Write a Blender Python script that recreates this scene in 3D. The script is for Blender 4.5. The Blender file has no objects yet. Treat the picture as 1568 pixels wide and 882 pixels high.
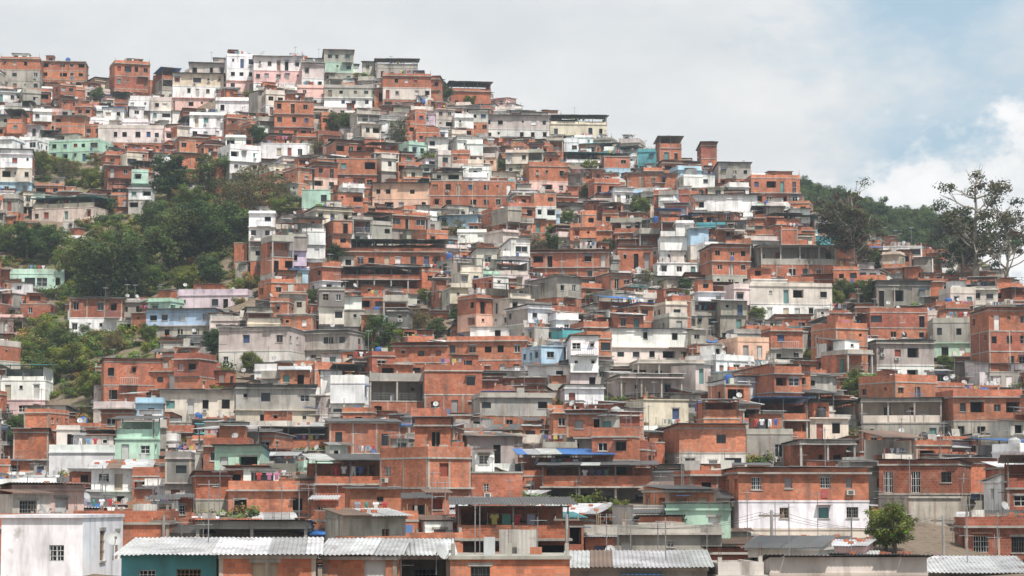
import bpy, math, random
import numpy as np
from mathutils import Vector
R=random.Random(7)
F=3702.2; PIT=math.radians(5.08); SP,CP=math.sin(PIT),math.cos(PIT)
scene=bpy.context.scene
# ---------------------------------------------------------------- survey helpers
def ray(px,row):
    a=(px-784)/F; b=(441-row)/F; k=CP-b*SP
    return a/k,(SP+b*CP)/k
def proj(x,y,z):
    zf=y*CP+z*SP; up=-y*SP+z*CP
    return 784+F*x/zf, 441-F*up/zf
KX=[-400,0,230,450,784,1000,1200,1400,1568,1900]
TAB=[ # rows of the ground at fixed distances
 (110,[905]*10),
 (150,[880,880,885,875,875,875,875,875,880,880]),
 (190,[845,845,835,825,815,815,830,810,840,850]),
 (240,[800,800,790,765,745,745,755,765,775,785]),
 (290,[735,735,690,665,650,655,660,675,680,690]),
 (340,[630,630,565,552,548,550,560,580,590,600])]
T33=[490,490,460,388,410,425,435,475,510,530]
T66=[290,290,285,240,290,325,365,425,460,480]
RX=[-400,0,130,230,270,345,540,640,700,784,850,930,1000,1090,1150,1220,1330,1400,1568,1900]
RR=[125,118,138,145,140,118,112,127,155,180,200,232,246,262,286,318,368,398,440,500]
DX=[-400,0,230,450,784,1000,1200,1400,1568,1900]
DD=[555,555,560,550,540,520,490,455,440,440]
FX=[-400,1050,1120,1180,1240,1330,1400,1450,1500,1700,1900]
FR=[600,600,420,326,310,336,346,356,395,520,600]
SKX=[-50,0,60,130,150,230,265,345,380,460,540,575,640,665,690,750,775,830,860,930,1000,1045,1095,1150,1220,1245,1330,1400,1470,1568,1620]
SKR=[80,82,86,108,112,122,106,84,84,80,84,92,96,120,128,136,150,164,172,205,214,232,240,256,284,330,350,368,385,436,450]
def rzv(r):
    b=(441-r)/F
    return (SP+b*CP)/(CP-b*SP)
def hgt(x,y):
    x=np.asarray(x,float); y=np.asarray(y,float)
    yy=np.maximum(y,60.0)
    px=np.clip(784+F*x/yy,-400,1900)
    one=np.ones_like(px)
    ds=[one*30,one*80]; zs=[one*-15,one*-9.0]
    for d,rows in TAB:
        ds.append(one*d); zs.append(d*rzv(np.interp(px,KX,rows)))
    Dr=np.interp(px,DX,DD)
    for t,rows in ((.33,T33),(.66,T66)):
        d=340+t*(Dr-340); ds.append(d); zs.append(d*rzv(np.interp(px,KX,rows)))
    zr=Dr*rzv(np.interp(px,RX,RR))
    ds.append(Dr); zs.append(zr)
    ds.append(Dr+12); zs.append(zr-.5)
    ds.append(Dr+60); zs.append(zr-16)
    ds.append(one*645); zs.append(645*rzv(np.interp(px,FX,FR)))
    ds.append(one*665); zs.append(665*rzv(np.interp(px,FX,FR))-2)
    ds.append(one*900); zs.append(one*0-5)
    ds.append(one*1300); zs.append(one*0-15)
    z=zs[0].copy()
    for k in range(len(ds)-1):
        t=np.clip((y-ds[k])/(ds[k+1]-ds[k]),0,1)
        z=np.where(y>=ds[k],zs[k]+(zs[k+1]-zs[k])*t,z)
    z=z+0.5*np.sin(x*.21+y*.05)*np.sin(y*.17-x*.07)+0.3*np.sin(x*.43+1)*np.sin(y*.37)
    return z
def H(x,y): return float(hgt(x,y))
def hit(px,row):
    a,b=ray(px,row)
    d=np.arange(95.,640.,1.); ok=hgt(a*d,d)>=b*d
    return float(d[np.argmax(ok)]) if ok.any() else float(np.interp(px,DX,DD))-4
GREEN=[(0,158,496,628),(158,238,512,548),(112,250,335,466),(215,400,300,460),(50,160,240,296),(0,105,352,412),(60,110,448,490),(455,512,318,336),(1235,1345,405,430),(0,40,640,700),(255,350,560,578)]
# ---------------------------------------------------------------- materials
def newmat(name):
    m=bpy.data.materials.new(name); m.use_nodes=True
    nt=m.node_tree; nt.nodes.clear()
    return m,nt
def N(nt,t,**kw):
    n=nt.nodes.new(t)
    for k,v in kw.items(): setattr(n,k,v)
    return n
def L(nt,a,b): nt.links.new(a,b)
def mix(nt,fac,a,b,mode='MIX'):
    n=nt.nodes.new('ShaderNodeMix'); n.data_type='RGBA'; n.blend_type=mode
    def s(i,v):
        if hasattr(v,'is_output'): nt.links.new(v,n.inputs[i])
        else: n.inputs[i].default_value=v
    s(0,fac); s(6,a if hasattr(a,'is_output') else (*a,1)); s(7,b if hasattr(b,'is_output') else (*b,1))
    return n.outputs[2]
def rng_(nt,v,a,b,c=0.,d=1.):
    n=nt.nodes.new('ShaderNodeMapRange'); nt.links.new(v,n.inputs[0])
    for i,q in enumerate((a,b,c,d)): n.inputs[i+1].default_value=q
    return n.outputs[0]
def noise(nt,vec,scale,detail=4,rough=.6,sc=None):
    if sc:
        mp=nt.nodes.new('ShaderNodeMapping'); mp.inputs['Scale'].default_value=sc; nt.links.new(vec,mp.inputs[0]); vec=mp.outputs[0]
    n=nt.nodes.new('ShaderNodeTexNoise'); n.inputs['Scale'].default_value=scale; n.inputs['Detail'].default_value=detail
    n.inputs['Roughness'].default_value=rough; nt.links.new(vec,n.inputs['Vector'])
    return n.outputs[0]
def out(nt,col,rough=.9,spec=.2,metal=0.,bump=None,bs=.3,bd=.02):
    p=nt.nodes.new('ShaderNodeBsdfPrincipled'); o=nt.nodes.new('ShaderNodeOutputMaterial')
    if hasattr(col,'is_output'): nt.links.new(col,p.inputs['Base Color'])
    else: p.inputs['Base Color'].default_value=(*col,1)
    p.inputs['Roughness'].default_value=rough
    p.inputs['Specular IOR Level'].default_value=spec; p.inputs['Metallic'].default_value=metal
    if bump is not None:
        b=nt.nodes.new('ShaderNodeBump'); b.inputs['Strength'].default_value=bs; b.inputs['Distance'].default_value=bd
        nt.links.new(bump,b.inputs['Height']); nt.links.new(b.outputs[0],p.inputs['Normal'])
    nt.links.new(p.outputs[0],o.inputs[0]); return p
def tint(nt):
    a=N(nt,'ShaderNodeAttribute',attribute_name='tint'); return a.outputs['Color']
def pos(nt): return N(nt,'ShaderNodeNewGeometry').outputs['Position']
def grime(nt,col,P,amt=.6):
    s=noise(nt,P,1.0,5,.65,(1.3,1.3,.22)); g=noise(nt,P,.35,4,.6)
    f=rng_(nt,s,.48,.72,0,amt); col=mix(nt,f,col,(.12,.10,.08))
    f2=rng_(nt,g,.35,.65,.76,1.12); n=nt.nodes.new('ShaderNodeVectorMath'); n.operation='SCALE'
    nt.links.new(col,n.inputs[0]); nt.links.new(f2,n.inputs['Scale']); return n.outputs[0]
MATS=[]
# 0 brick
m,nt=newmat('clay_block'); P=pos(nt); uv=N(nt,'ShaderNodeUVMap').outputs[0]
bt=N(nt,'ShaderNodeTexBrick'); L(nt,uv,bt.inputs['Vector'])
bt.inputs['Scale'].default_value=1; bt.inputs['Brick Width'].default_value=.34; bt.inputs['Row Height'].default_value=.22
bt.inputs['Mortar Size'].default_value=.013; bt.inputs['Color1'].default_value=(1.14,1.1,1.06,1); bt.inputs['Color2'].default_value=(.74,.70,.70,1); bt.inputs['Mortar'].default_value=(.9,.9,.9,1)
c=mix(nt,1.,tint(nt),bt.outputs['Color'],'MULTIPLY')
c=mix(nt,rng_(nt,bt.outputs['Fac'],0,1,0,.75),c,(.32,.24,.19))
pal=rng_(nt,noise(nt,P,.8,6,.7),.53,.72,0,.6); c=mix(nt,pal,c,(.48,.32,.24))
c=grime(nt,c,P,.66); out(nt,c,.92,.1,bump=bt.outputs['Fac'],bs=-.4,bd=.01); MATS.append(m)
# 1 plaster
m,nt=newmat('painted_plaster'); P=pos(nt); c=tint(nt)
pat=rng_(nt,noise(nt,P,.55,7,.7),.62,.68,0,.55); c=mix(nt,pat,c,(.40,.36,.32))
c=grime(nt,c,P,.48); out(nt,c,.85,.2,bump=noise(nt,P,3,5),bs=.15); MATS.append(m)
# 2 concrete
m,nt=newmat('raw_concrete'); P=pos(nt); uv=N(nt,'ShaderNodeUVMap').outputs[0]
bt=N(nt,'ShaderNodeTexBrick'); L(nt,uv,bt.inputs['Vector']); bt.inputs['Scale'].default_value=1; bt.inputs['Brick Width'].default_value=.42; bt.inputs['Row Height'].default_value=.21
bt.inputs['Mortar Size'].default_value=.012; bt.inputs['Color1'].default_value=(1,1,1,1); bt.inputs['Color2'].default_value=(.88,.88,.88,1); bt.inputs['Mortar'].default_value=(.8,.8,.8,1)
c=mix(nt,.6,tint(nt),bt.outputs['Color'],'MULTIPLY'); c=grime(nt,c,P,.75); out(nt,c,.93,.1,bump=noise(nt,P,6,5),bs=.2); MATS.append(m)
# 3 glass
m,nt=newmat('window_glass'); out(nt,(.02,.024,.028),.15,.4); MATS.append(m)
# 4 zinc
m,nt=newmat('zinc_sheet'); P=pos(nt); uv=N(nt,'ShaderNodeUVMap').outputs[0]
w=N(nt,'ShaderNodeTexWave'); w.inputs['Scale'].default_value=1.6; L(nt,uv,w.inputs['Vector'])
c=mix(nt,rng_(nt,noise(nt,P,.9,6,.7),.54,.70,0,.8),tint(nt),(.13,.085,.06))
c=grime(nt,c,P,.5); out(nt,c,.55,.35,.15,bump=w.outputs['Color'],bs=.5,bd=.03); MATS.append(m)
# 5 paint
m,nt=newmat('painted_metal'); out(nt,grime(nt,tint(nt),pos(nt),.3),.5,.4); MATS.append(m)
# 6 interior
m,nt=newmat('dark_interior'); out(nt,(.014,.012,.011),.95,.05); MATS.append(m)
# 7 fabric
m,nt=newmat('fabric'); out(nt,tint(nt),.9,.1); MATS.append(m)
BR,PL,CO,GL,ZN,PA,DK,FB=range(8)
# leaf, bark
m,nt=newmat('leaf'); t=tint(nt); oi=N(nt,'ShaderNodeObjectInfo')
c=mix(nt,1.,t,mix(nt,oi.outputs['Random'],(.8,.9,.8),(1.4,1.2,.95)),'MULTIPLY')
d=N(nt,'ShaderNodeBsdfPrincipled'); d.inputs['Roughness'].default_value=.6; d.inputs['Specular IOR Level'].default_value=.25
tr=N(nt,'ShaderNodeBsdfTranslucent'); ms=N(nt,'ShaderNodeMixShader'); ms.inputs[0].default_value=.33; o=N(nt,'ShaderNodeOutputMaterial')
L(nt,c,d.inputs['Base Color']); L(nt,c,tr.inputs[0]); L(nt,d.outputs[0],ms.inputs[1]); L(nt,tr.outputs[0],ms.inputs[2]); L(nt,ms.outputs[0],o.inputs[0])
LEAF=m
m,nt=newmat('bark'); out(nt,grime(nt,tint(nt),pos(nt),.6),.95,.1); BARK=m
VM=[LEAF,BARK]
# ground
m,nt=newmat('hillside_ground'); P=pos(nt)
va=N(nt,'ShaderNodeAttribute',attribute_name='veg').outputs['Fac']
g=mix(nt,noise(nt,P,.5,6,.7),(.07,.095,.03),(.22,.20,.08))
dd=mix(nt,noise(nt,P,.9,6,.7),(.17,.12,.09),(.32,.26,.20))
ad=N(nt,'ShaderNodeMath',operation='ADD'); L(nt,noise(nt,P,.12,8,.7),ad.inputs[0]); L(nt,va,ad.inputs[1])
c=mix(nt,rng_(nt,ad.outputs[0],.56,.68),dd,g)
c=mix(nt,rng_(nt,noise(nt,P,1.6,5,.7),.52,.66,0,.6),c,(.05,.05,.03))
out(nt,c,.97,.05,bump=noise(nt,P,1.2,8,.75),bs=.9,bd=.4); GROUND=m
# ---------------------------------------------------------------- mesh builder
class MB:
    def __init__(s): s.V=[];s.Fc=[];s.M=[];s.T=[];s.U=[]
    def poly(s,pts,mat,t,uv=None):
        n=len(s.V); s.V.extend(pts); k=len(pts); s.Fc.append(tuple(range(n,n+k))); s.M.append(mat)
        s.T.extend([(t[0],t[1],t[2],1.)]*k)
        if uv is None:
            a,b=pts[0],pts[1]; l=math.dist(a,b); h=math.dist(pts[1],pts[2])
            uv=[(0,0),(l,0),(l,h),(0,h)] if k==4 else [(p[0],p[2]) for p in pts]
        s.U.extend(uv)
    def hexa(s,p,mat,t):
        for q in ((0,1,5,4),(1,2,6,5),(2,3,7,6),(3,0,4,7),(4,5,6,7),(3,2,1,0)): s.poly([p[i] for i in q],mat,t)
    def box(s,x0,x1,y0,y1,z0,z1,mat,t):
        s.hexa([(x0,y0,z0),(x1,y0,z0),(x1,y1,z0),(x0,y1,z0),(x0,y0,z1),(x1,y0,z1),(x1,y1,z1),(x0,y1,z1)],mat,t)
    def tube(s,pts,rad,mat,t,n=6):
        rings=[]
        for i,p in enumerate(pts):
            a=Vector(pts[min(i+1,len(pts)-1)])-Vector(pts[max(i-1,0)])
            a.normalize(); u=a.orthogonal().normalized(); v=a.cross(u)
            rings.append([tuple(Vector(p)+rad[i]*(u*math.cos(2*math.pi*k/n)+v*math.sin(2*math.pi*k/n))) for k in range(n)])
        for i in range(len(rings)-1):
            A,Bq=rings[i],rings[i+1]
            j0=min(range(n),key=lambda j:math.dist(A[0],Bq[j])); Bq=Bq[j0:]+Bq[:j0]; rings[i+1]=Bq
            for k in range(n): s.poly([A[k],A[(k+1)%n],Bq[(k+1)%n],Bq[k]],mat,t)
        s.poly(rings[-1],mat,t); 
    def mesh(s,name,mats):
        me=bpy.data.meshes.new(name); me.from_pydata(s.V,[],s.Fc)
        for m in mats: me.materials.append(m)
        me.polygons.foreach_set('material_index',s.M)
        a=me.attributes.new('tint','FLOAT_COLOR','CORNER'); a.data.foreach_set('color',np.array(s.T,dtype=np.float32).ravel())
        u=me.uv_layers.new(name='UVMap'); u.data.foreach_set('uv',np.array(s.U,dtype=np.float32).ravel())
        me.update(); return me
def obj(name,me,loc=(0,0,0),yaw=0,sc=1.,parent=None):
    o=bpy.data.objects.new(name,me); scene.collection.objects.link(o); o.location=loc; o.rotation_euler=(0,0,yaw)
    o.scale=(sc,sc,sc) if not isinstance(sc,tuple) else sc
    if parent: o.parent=parent
    return o
def jit(c,r,a=.1):
    k=1+r.uniform(-a,a); hb=.35*a if a<=.15 else .02
    return tuple(min(.9,max(.01,v*k*(1+r.uniform(-hb,hb)))) for v in c)
COL={'B':(BR,(.47,.155,.085)),'O':(BR,(.58,.21,.115)),'R':(BR,(.35,.10,.062)),'W':(PL,(.84,.83,.81)),'C':(CO,(.41,.385,.34)),
 'K':(PL,(.68,.60,.49)),'P':(PL,(.72,.50,.45)),'G':(PL,(.46,.64,.53)),'U':(PL,(.42,.58,.70)),'N':(PL,(.10,.34,.38)),
 'Y':(PL,(.70,.45,.33)),'M':(PL,(.64,.57,.52)),'L':(CO,(.56,.53,.48)),'V':(PL,(.60,.48,.55)),'D':(CO,(.22,.21,.19))}
ZC={'z':(.50,.50,.50),'d':(.09,.09,.09),'g':(.05,.085,.07),'b':(.03,.15,.42),'t':(.08,.36,.40),'r':(.20,.12,.085),'l':(.62,.62,.60)}
def wall(B,p0,p1,z0,z1,mat,t,ops,near,r):
    Ln=math.dist(p0,p1); dx,dy=(p1[0]-p0[0])/Ln,(p1[1]-p0[1])/Ln; nx,ny=dy,-dx
    Hh=z1-z0
    def pt(u,v,o=0): return (p0[0]+dx*u+nx*o,p0[1]+dy*u+ny*o,z0+v)
    def ob(u0,u1,v0,v1,o0,o1,mt,tt):
        B.hexa([pt(u0,v0,o1),pt(u1,v0,o1),pt(u1,v0,o0),pt(u0,v0,o0),pt(u0,v1,o1),pt(u1,v1,o1),pt(u1,v1,o0),pt(u0,v1,o0)],mt,tt)
    us=[0.,Ln]; 
    for o in ops: us+= [o[0],o[1]]
    us=sorted(set(us))
    for a,b in zip(us[:-1],us[1:]):
        if b-a<1e-4: continue
        cu=(a+b)/2; mine=[o for o in ops if o[0]<cu<o[1]]
        v=0.
        for o in sorted(mine,key=lambda q:q[2])+[None]:
            top=o[2] if o else Hh
            if top-v>1e-3: B.poly([pt(a,v),pt(b,v),pt(b,top),pt(a,top)],mat,t,[(a,z0+v),(b,z0+v),(b,z0+top),(a,z0+top)])
            if o: v=o[3]
    for (u0,u1,v0,v1,kind) in ops:
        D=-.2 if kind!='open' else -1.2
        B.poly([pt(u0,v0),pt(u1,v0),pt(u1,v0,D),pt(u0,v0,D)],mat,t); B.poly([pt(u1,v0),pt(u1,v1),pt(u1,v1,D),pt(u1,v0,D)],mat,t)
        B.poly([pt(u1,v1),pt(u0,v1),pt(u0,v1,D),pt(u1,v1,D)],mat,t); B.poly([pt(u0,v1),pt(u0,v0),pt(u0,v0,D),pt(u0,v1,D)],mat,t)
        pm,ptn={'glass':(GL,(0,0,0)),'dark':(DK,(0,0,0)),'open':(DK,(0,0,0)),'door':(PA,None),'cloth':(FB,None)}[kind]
        if ptn is None:
            ptn=r.choice([(.5,.5,.48),(.06,.09,.18),(.22,.13,.09),(.12,.25,.24),(.45,.38,.28),(.25,.07,.05),(.7,.7,.68),(.3,.3,.3)])
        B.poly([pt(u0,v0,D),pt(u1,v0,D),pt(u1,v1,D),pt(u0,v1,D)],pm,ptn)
        if kind in('glass','dark') and r.random()<(.95 if near else .45):
            fc=r.choice([(.7,.7,.68),(.7,.7,.68),(.25,.25,.24),(.05,.05,.05),(.3,.2,.12)]); fw=.05
            o0,o1=D+.01,D+.06
            ob(u0,u0+fw,v0,v1,o0,o1,PA,fc); ob(u1-fw,u1,v0,v1,o0,o1,PA,fc)
            ob(u0+fw,u1-fw,v0,v0+fw,o0,o1,PA,fc); ob(u0+fw,u1-fw,v1-fw,v1,o0,o1,PA,fc)
            cm=(u0+u1)/2; ob(cm-.025,cm+.025,v0+fw,v1-fw,o0,o1-.005,PA,fc)
            if near:
                k=int((u1-u0)/.16)
                for i in range(1,k): 
                    q=u0+(u1-u0)*i/k; ob(q-.012,q+.012,v0,v1,-.06,-.036,PA,fc)
                for i in (1,2): q=v0+(v1-v0)*i/3; ob(u0,u1,q-.012,q+.012,-.035,-.012,PA,fc)
            elif r.random()<.4: ob(u0+fw,u1-fw,(v0+v1)/2-.02,(v0+v1)/2+.02,o0,o1-.005,PA,fc)
        if kind!='open' and v0>.3 and r.random()<.5: ob(u0-.08,u1+.08,v0-.09,v0-.001,.0,.07,CO,(.45,.43,.4))
        if r.random()<.25: ob(u0-.12,u1+.12,v1+.001,v1+.16,.0,.03,CO,(.4,.38,.35))
        if kind!='open' and r.random()<.14: ob(u0-.15,u1+.15,v1+.17,v1+.22,.03,.6,ZN,r.choice([(.35,.35,.35),(.12,.12,.12),(.2,.12,.08),(.05,.16,.35)]))
        if kind!='open' and v0>.8 and r.random()<.10:
            ob(u0,u0+.6,v0-.5,v0-.12,.002,.32,PA,(.6,.6,.57)); ob(u0+.1,u0+.5,v0-.45,v0-.17,.321,.33,PA,(.12,.12,.12))
        if kind=='glass' and v0>.6 and r.random()<.14:
            B.poly([pt(u0+.05,v0-.75,.05),pt(u0+.55,v0-.7,.09),pt(u0+.55,v0-.1,.075),pt(u0+.05,v0-.1,.075)],FB,r.choice([(.6,.6,.6),(.1,.14,.3),(.4,.1,.1),(.2,.3,.4)]))
def ops_for(Ln,h,r,dens):
    nb=max(1,int(round(Ln/2.3))); bw=Ln/nb; o=[]
    for i in range(nb):
        if r.random()>dens: continue
        c=(i+.5)*bw+r.uniform(-.15,.15)*bw; s=h/2.45; q=r.random()
        if q<.16: ww,v0,v1,k=.8,.02,1.95*s,r.choice(['door','door','dark'])
        elif q<.30: ww,v0,v1,k=.45,1.4*s,1.85*s,'dark'
        elif q<.40: ww,v0,v1,k=min(2.0,bw*.78),.85*s,2.0*s,r.choice(['open','glass','open'])
        else: ww,v0,v1,k=r.uniform(.7,1.1),.95*s,r.uniform(1.75,2.0)*s,r.choice(['glass','dark','dark','glass','cloth','dark'])
        if ww>bw*.8: ww=bw*.8
        v1=min(v1,h-.25)
        o.append((c-ww/2,c+ww/2,v0,v1,k))
    return o
def sheetroof(B,x0,x1,y0,y1,zf,zb,t,near,r,th=.05):
    x=x0
    while x<x1-.01:
        w=min(r.uniform(.9,2.6),x1-x); 
        if x1-(x+w)<.5: w=x1-x
        tt=jit(t,r,.28); dz=r.uniform(0,.05); a=y0+r.uniform(-.25,.12); b=y1+r.uniform(-.1,.2)
        if r.random()<.12: tt=jit(r.choice([(.5,.5,.48),(.2,.13,.09),(.3,.3,.3)]),r,.2)
        if near:
            n=max(2,int(w/.05)); am=.028
            for i in range(n):
                u0,u1=x+w*i/n,x+w*(i+1)/n; e0,e1=am*math.sin(u0*2*math.pi/.2),am*math.sin(u1*2*math.pi/.2)
                B.poly([(u0,a,zf+dz+e0+th),(u1,a,zf+dz+e1+th),(u1,b,zb+dz+e1+th),(u0,b,zb+dz+e0+th)],ZN,tt)
                B.poly([(u0,a,zf+dz+e0+th-.012),(u1,a,zf+dz+e1+th-.012),(u1,a,zf+dz+e1+th),(u0,a,zf+dz+e0+th)],ZN,tt)
        else:
            B.hexa([(x,a,zf+dz),(x+w,a,zf+dz),(x+w,b,zb+dz),(x,b,zb+dz),(x,a,zf+dz+th),(x+w,a,zf+dz+th),(x+w,b,zb+dz+th),(x,b,zb+dz+th)],ZN,tt)
        x+=w
def clutter(B,x0,x1,y0,y1,z,r,n):
    for _ in range(n):
        a=r.uniform(x0,x1-1.); b=r.uniform(y0,y1-.6); q=r.random()
        if q<.4: B.box(a,a+r.uniform(.3,.9),b,b+r.uniform(.3,.6),z+.003,z+r.uniform(.2,.7),BR,jit(COL['B'][1],r,.2))
        elif q<.6: B.hexa([(a,b,z+.003),(a+.9,b,z+.003),(a+.9,b+.05,z+.003),(a,b+.05,z+.003),(a,b+.3,z+1.1),(a+.9,b+.3,z+1.1),(a+.9,b+.35,z+1.1),(a,b+.35,z+1.1)],ZN,jit((.35,.33,.3),r,.3))
        elif q<.8: B.box(a,a+.5,b,b+.5,z+.003,z+.8,PA,jit(r.choice([(.1,.18,.35),(.5,.5,.5),(.3,.2,.12),(.6,.58,.5)]),r))
        else:
            for k in range(3): B.box(a+k*.12,a+k*.12+.06,b,b+.06,z+.003,z+r.uniform(.8,1.6),PA,(.3,.22,.14))
def cell(B,x0,x1,y0,y1,z0,z1,k,near,r,dens=.6,rt=None):
    """small annex: walls with openings and its own roof"""
    mt,t=COL[k]; t=jit(t,r,.12); h=z1-z0
    zm=max(z0,z1-2.5)
    if zm>z0+.1:
        for a,b in(((x0,y0),(x1,y0)),((x1,y0),(x1,y1)),((x0,y1),(x0,y0))): wall(B,a,b,z0,zm,mt,t,[],near,r)
    h=z1-zm
    wall(B,(x0,y0),(x1,y0),zm,z1,mt,t,ops_for(x1-x0,h,r,dens) if h>1.5 else [],near,r); wall(B,(x1,y0),(x1,y1),zm,z1,mt,t,ops_for(y1-y0,h,r,dens*.4) if y1-y0>1.2 and h>1.5 else [],near,r)
    wall(B,(x1,y1),(x0,y1),zm,z1,mt,t,[],near,r); wall(B,(x0,y1),(x0,y0),zm,z1,mt,t,[],near,r)
    if rt: sheetroof(B,x0-.2,x1+.2,y0-r.uniform(.2,.6),y1+.15,z1+.01,z1+r.uniform(.05,.4),ZC[rt],near,r)
    else: B.box(x0-.04,x1+.04,y0-.05,y1+.04,z1,z1+.13,CO,jit((.38,.36,.33),r))
def make_house(w,d,fl,roof,r,near=False,hs=2.65,dens=.75,base=-6.,over=0.,annex=False,fops=None):
    B=MB(); z=0.; yo=0.; n=len(fl)
    fm,ft=COL[fl[0]] if fl[0]!='T' else COL['C']
    if r.random()<.45 and not fops: fm,ft=COL['C']
    ft=jit(ft,r,.15)
    for a,b in(((-w/2,0),(w/2,0)),((w/2,0),(w/2,d)),((w/2,d),(-w/2,d)),((-w/2,d),(-w/2,0))):
        wall(B,a,b,base,-2.4,fm,ft,[],near,r); o=ops_for(w,2.4,r,.3) if a[1]==0 and b[1]==0 and not fops else []
        wall(B,a,b,-2.4,0,fm,ft,o,near,r)
    slabc=jit((.42,.39,.35),r,.2)
    cut=0.
    for i,k in enumerate(fl):
        if i>0 and over: yo-=over
        if i==n-1 and n>1 and annex and w>4.2 and r.random()<.38: cut=r.uniform(.25,.5)*w*r.choice([-1,1])
        x0,x1=-w/2+max(0,cut),w/2+min(0,cut); h=hs; sl=.15; ww=x1-x0
        if k=='T':
            mt,t=COL[r.choice('CBM')]; t=jit(t,r)
            yb=d*.45
            wall(B,(x0,yb),(x1,yb),z,z+h-sl,mt,t,ops_for(ww,h-sl,r,.8),near,r)
            wall(B,(x1,yb),(x1,d),z,z+h-sl,mt,t,[],near,r); wall(B,(x0,d),(x0,yb),z,z+h-sl,mt,t,[],near,r)
            nb=max(1,int(round(ww/3)))
            for j in range(nb+1):
                c=x0+.12+(ww-.24)*j/nb; B.box(c-.1,c+.1,yo+.02,yo+.22,z,z+h-sl,CO,slabc)
            if r.random()<.6:
                wall(B,(x0+.03,yo+.06),(x1-.03,yo+.06),z,z+.85,mt,t,[],near,r); B.box(x0+.03,x1-.03,yo+.062,yo+.16,z,z+.85,mt,t)
            else:
                for q in(.3,.6,.9): B.box(x0,x1,yo+.23,yo+.26,z+q,z+q+.035,PA,(.2,.2,.2))
                for j in range(int(ww/.5)): B.box(x0+.2+j*.5,x0+.23+j*.5,yo+.27,yo+.29,z,z+.9,PA,(.2,.2,.2))
            clutter(B,x0+.3,x1-.3,yo+.5,yb-.1,z,r,r.randint(1,4))
        else:
            mt,t=COL[k]; t=jit(t,r,.12); sm,st=mt,t
            if mt==PL and r.random()<.35 and not fops: sm,st=COL[r.choice('BCCL')]; st=jit(st,r,.12)
            fo=ops_for(ww,h-sl,r,dens)
            if fops and i==n-1: fo=[q for q in fops if q[1]<w-.05]
            wall(B,(x0,yo),(x1,yo),z,z+h-sl,mt,t,fo,near,r)
            wall(B,(x1,yo),(x1,d),z,z+h-sl,sm,st,ops_for(d,h-sl,r,dens*.6),near,r)
            wall(B,(x1,d),(x0,d),z,z+h-sl,sm,st,[],near,r)
            wall(B,(x0,d),(x0,yo),z,z+h-sl,sm,st,ops_for(d,h-sl,r,dens*.6),near,r)
            if mt in(BR,CO) and r.random()<.5:
                nb=max(1,int(round(ww/2.7))); cc=jit((.42,.34,.28),r,.2)
                for j in range(nb+1):
                    c=x0+ww*j/nb; c=min(max(c,x0+.09),x1-.09)
                    B.box(c-.09,c+.09,yo-.022,yo+.05,z,z+h-sl,CO,cc)
                for (xa,xb) in((x0-.02,x0+.05),(x1-.05,x1+.02)):
                    for yy in (yo+.15,d-.2,(yo+d)/2): B.box(xa,xb,yy-.09,yy+.09,z,z+h-sl,CO,cc)
        pr=r.choice([.03,.03,.06,.35]) if i<n-1 else r.choice([.04,.15,.4])
        sc=slabc if mt!=PL else jit(tuple(v*.9 for v in t),r,.05)
        B.box(x0-pr*.3-.03,x1+pr*.3+.03,yo-pr-.03,d+.03,z+h-sl,z+h,CO if mt!=PL else PL,sc)
        if cut:
            ta,tb_=(-w/2,x0-.1) if cut>0 else (x1+.1,w/2)
            ph=r.uniform(.5,.95); B.box(ta,tb_,yo+.01,yo+.12,z+.002,z+ph,mt,t); clutter(B,ta,max(tb_,ta+1.1),yo+.5,d-.5,z,r,2)
        z+=h
        if i<n-1 and r.random()<.2 and w>3.4:
            bx=r.uniform(-w/2,w/2-2.5); B.box(bx,bx+2.4,yo-1.1,yo-pr-.031,z-.14,z-.005,CO,slabc)
            rc=r.choice([(.6,.6,.58),(.15,.15,.15),(.1,.2,.35)])
            for q in range(9): B.box(bx+.05+q*.28,bx+.08+q*.28,yo-1.08,yo-1.05,z,z+.85,PA,rc)
            B.box(bx,bx+2.4,yo-1.09,yo-1.04,z+.85,z+.9,PA,rc)
    if annex:
        ks='BBCLOMWCB'; X0,X1=-w/2,w/2
        if r.random()<.6:
            aw=r.uniform(.35,.75)*w; ax=r.uniform(X0,X1-aw); ad=r.uniform(1.2,2.6)
            cell(B,ax+.02,ax+aw-.02,yo-ad,yo-.35,base,r.uniform(-.6,hs*.85),r.choice(ks),near,r,.5,r.choice(['d','z','r','g','d',None]))
        if r.random()<.45:
            s=r.choice([-1,1]); aw=r.uniform(1.4,2.8); zz=hs*r.choice([.9,1.0,1.8])*min(1,n*.6)-.3
            a,b=(X1+.35,X1+.35+aw) if s>0 else (X0-.35-aw,X0-.35)
            cell(B,a,b,r.uniform(-1.,2.),d*.9,base,zz,r.choice(ks),near,r,.6,r.choice(['d','z','r',None,None]))
    w=x1-x0
    rk,rt=roof[0],roof[1:2] or 'd'; low=roof[2:3]=='-'; hi=roof[2:3]=='+'
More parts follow.
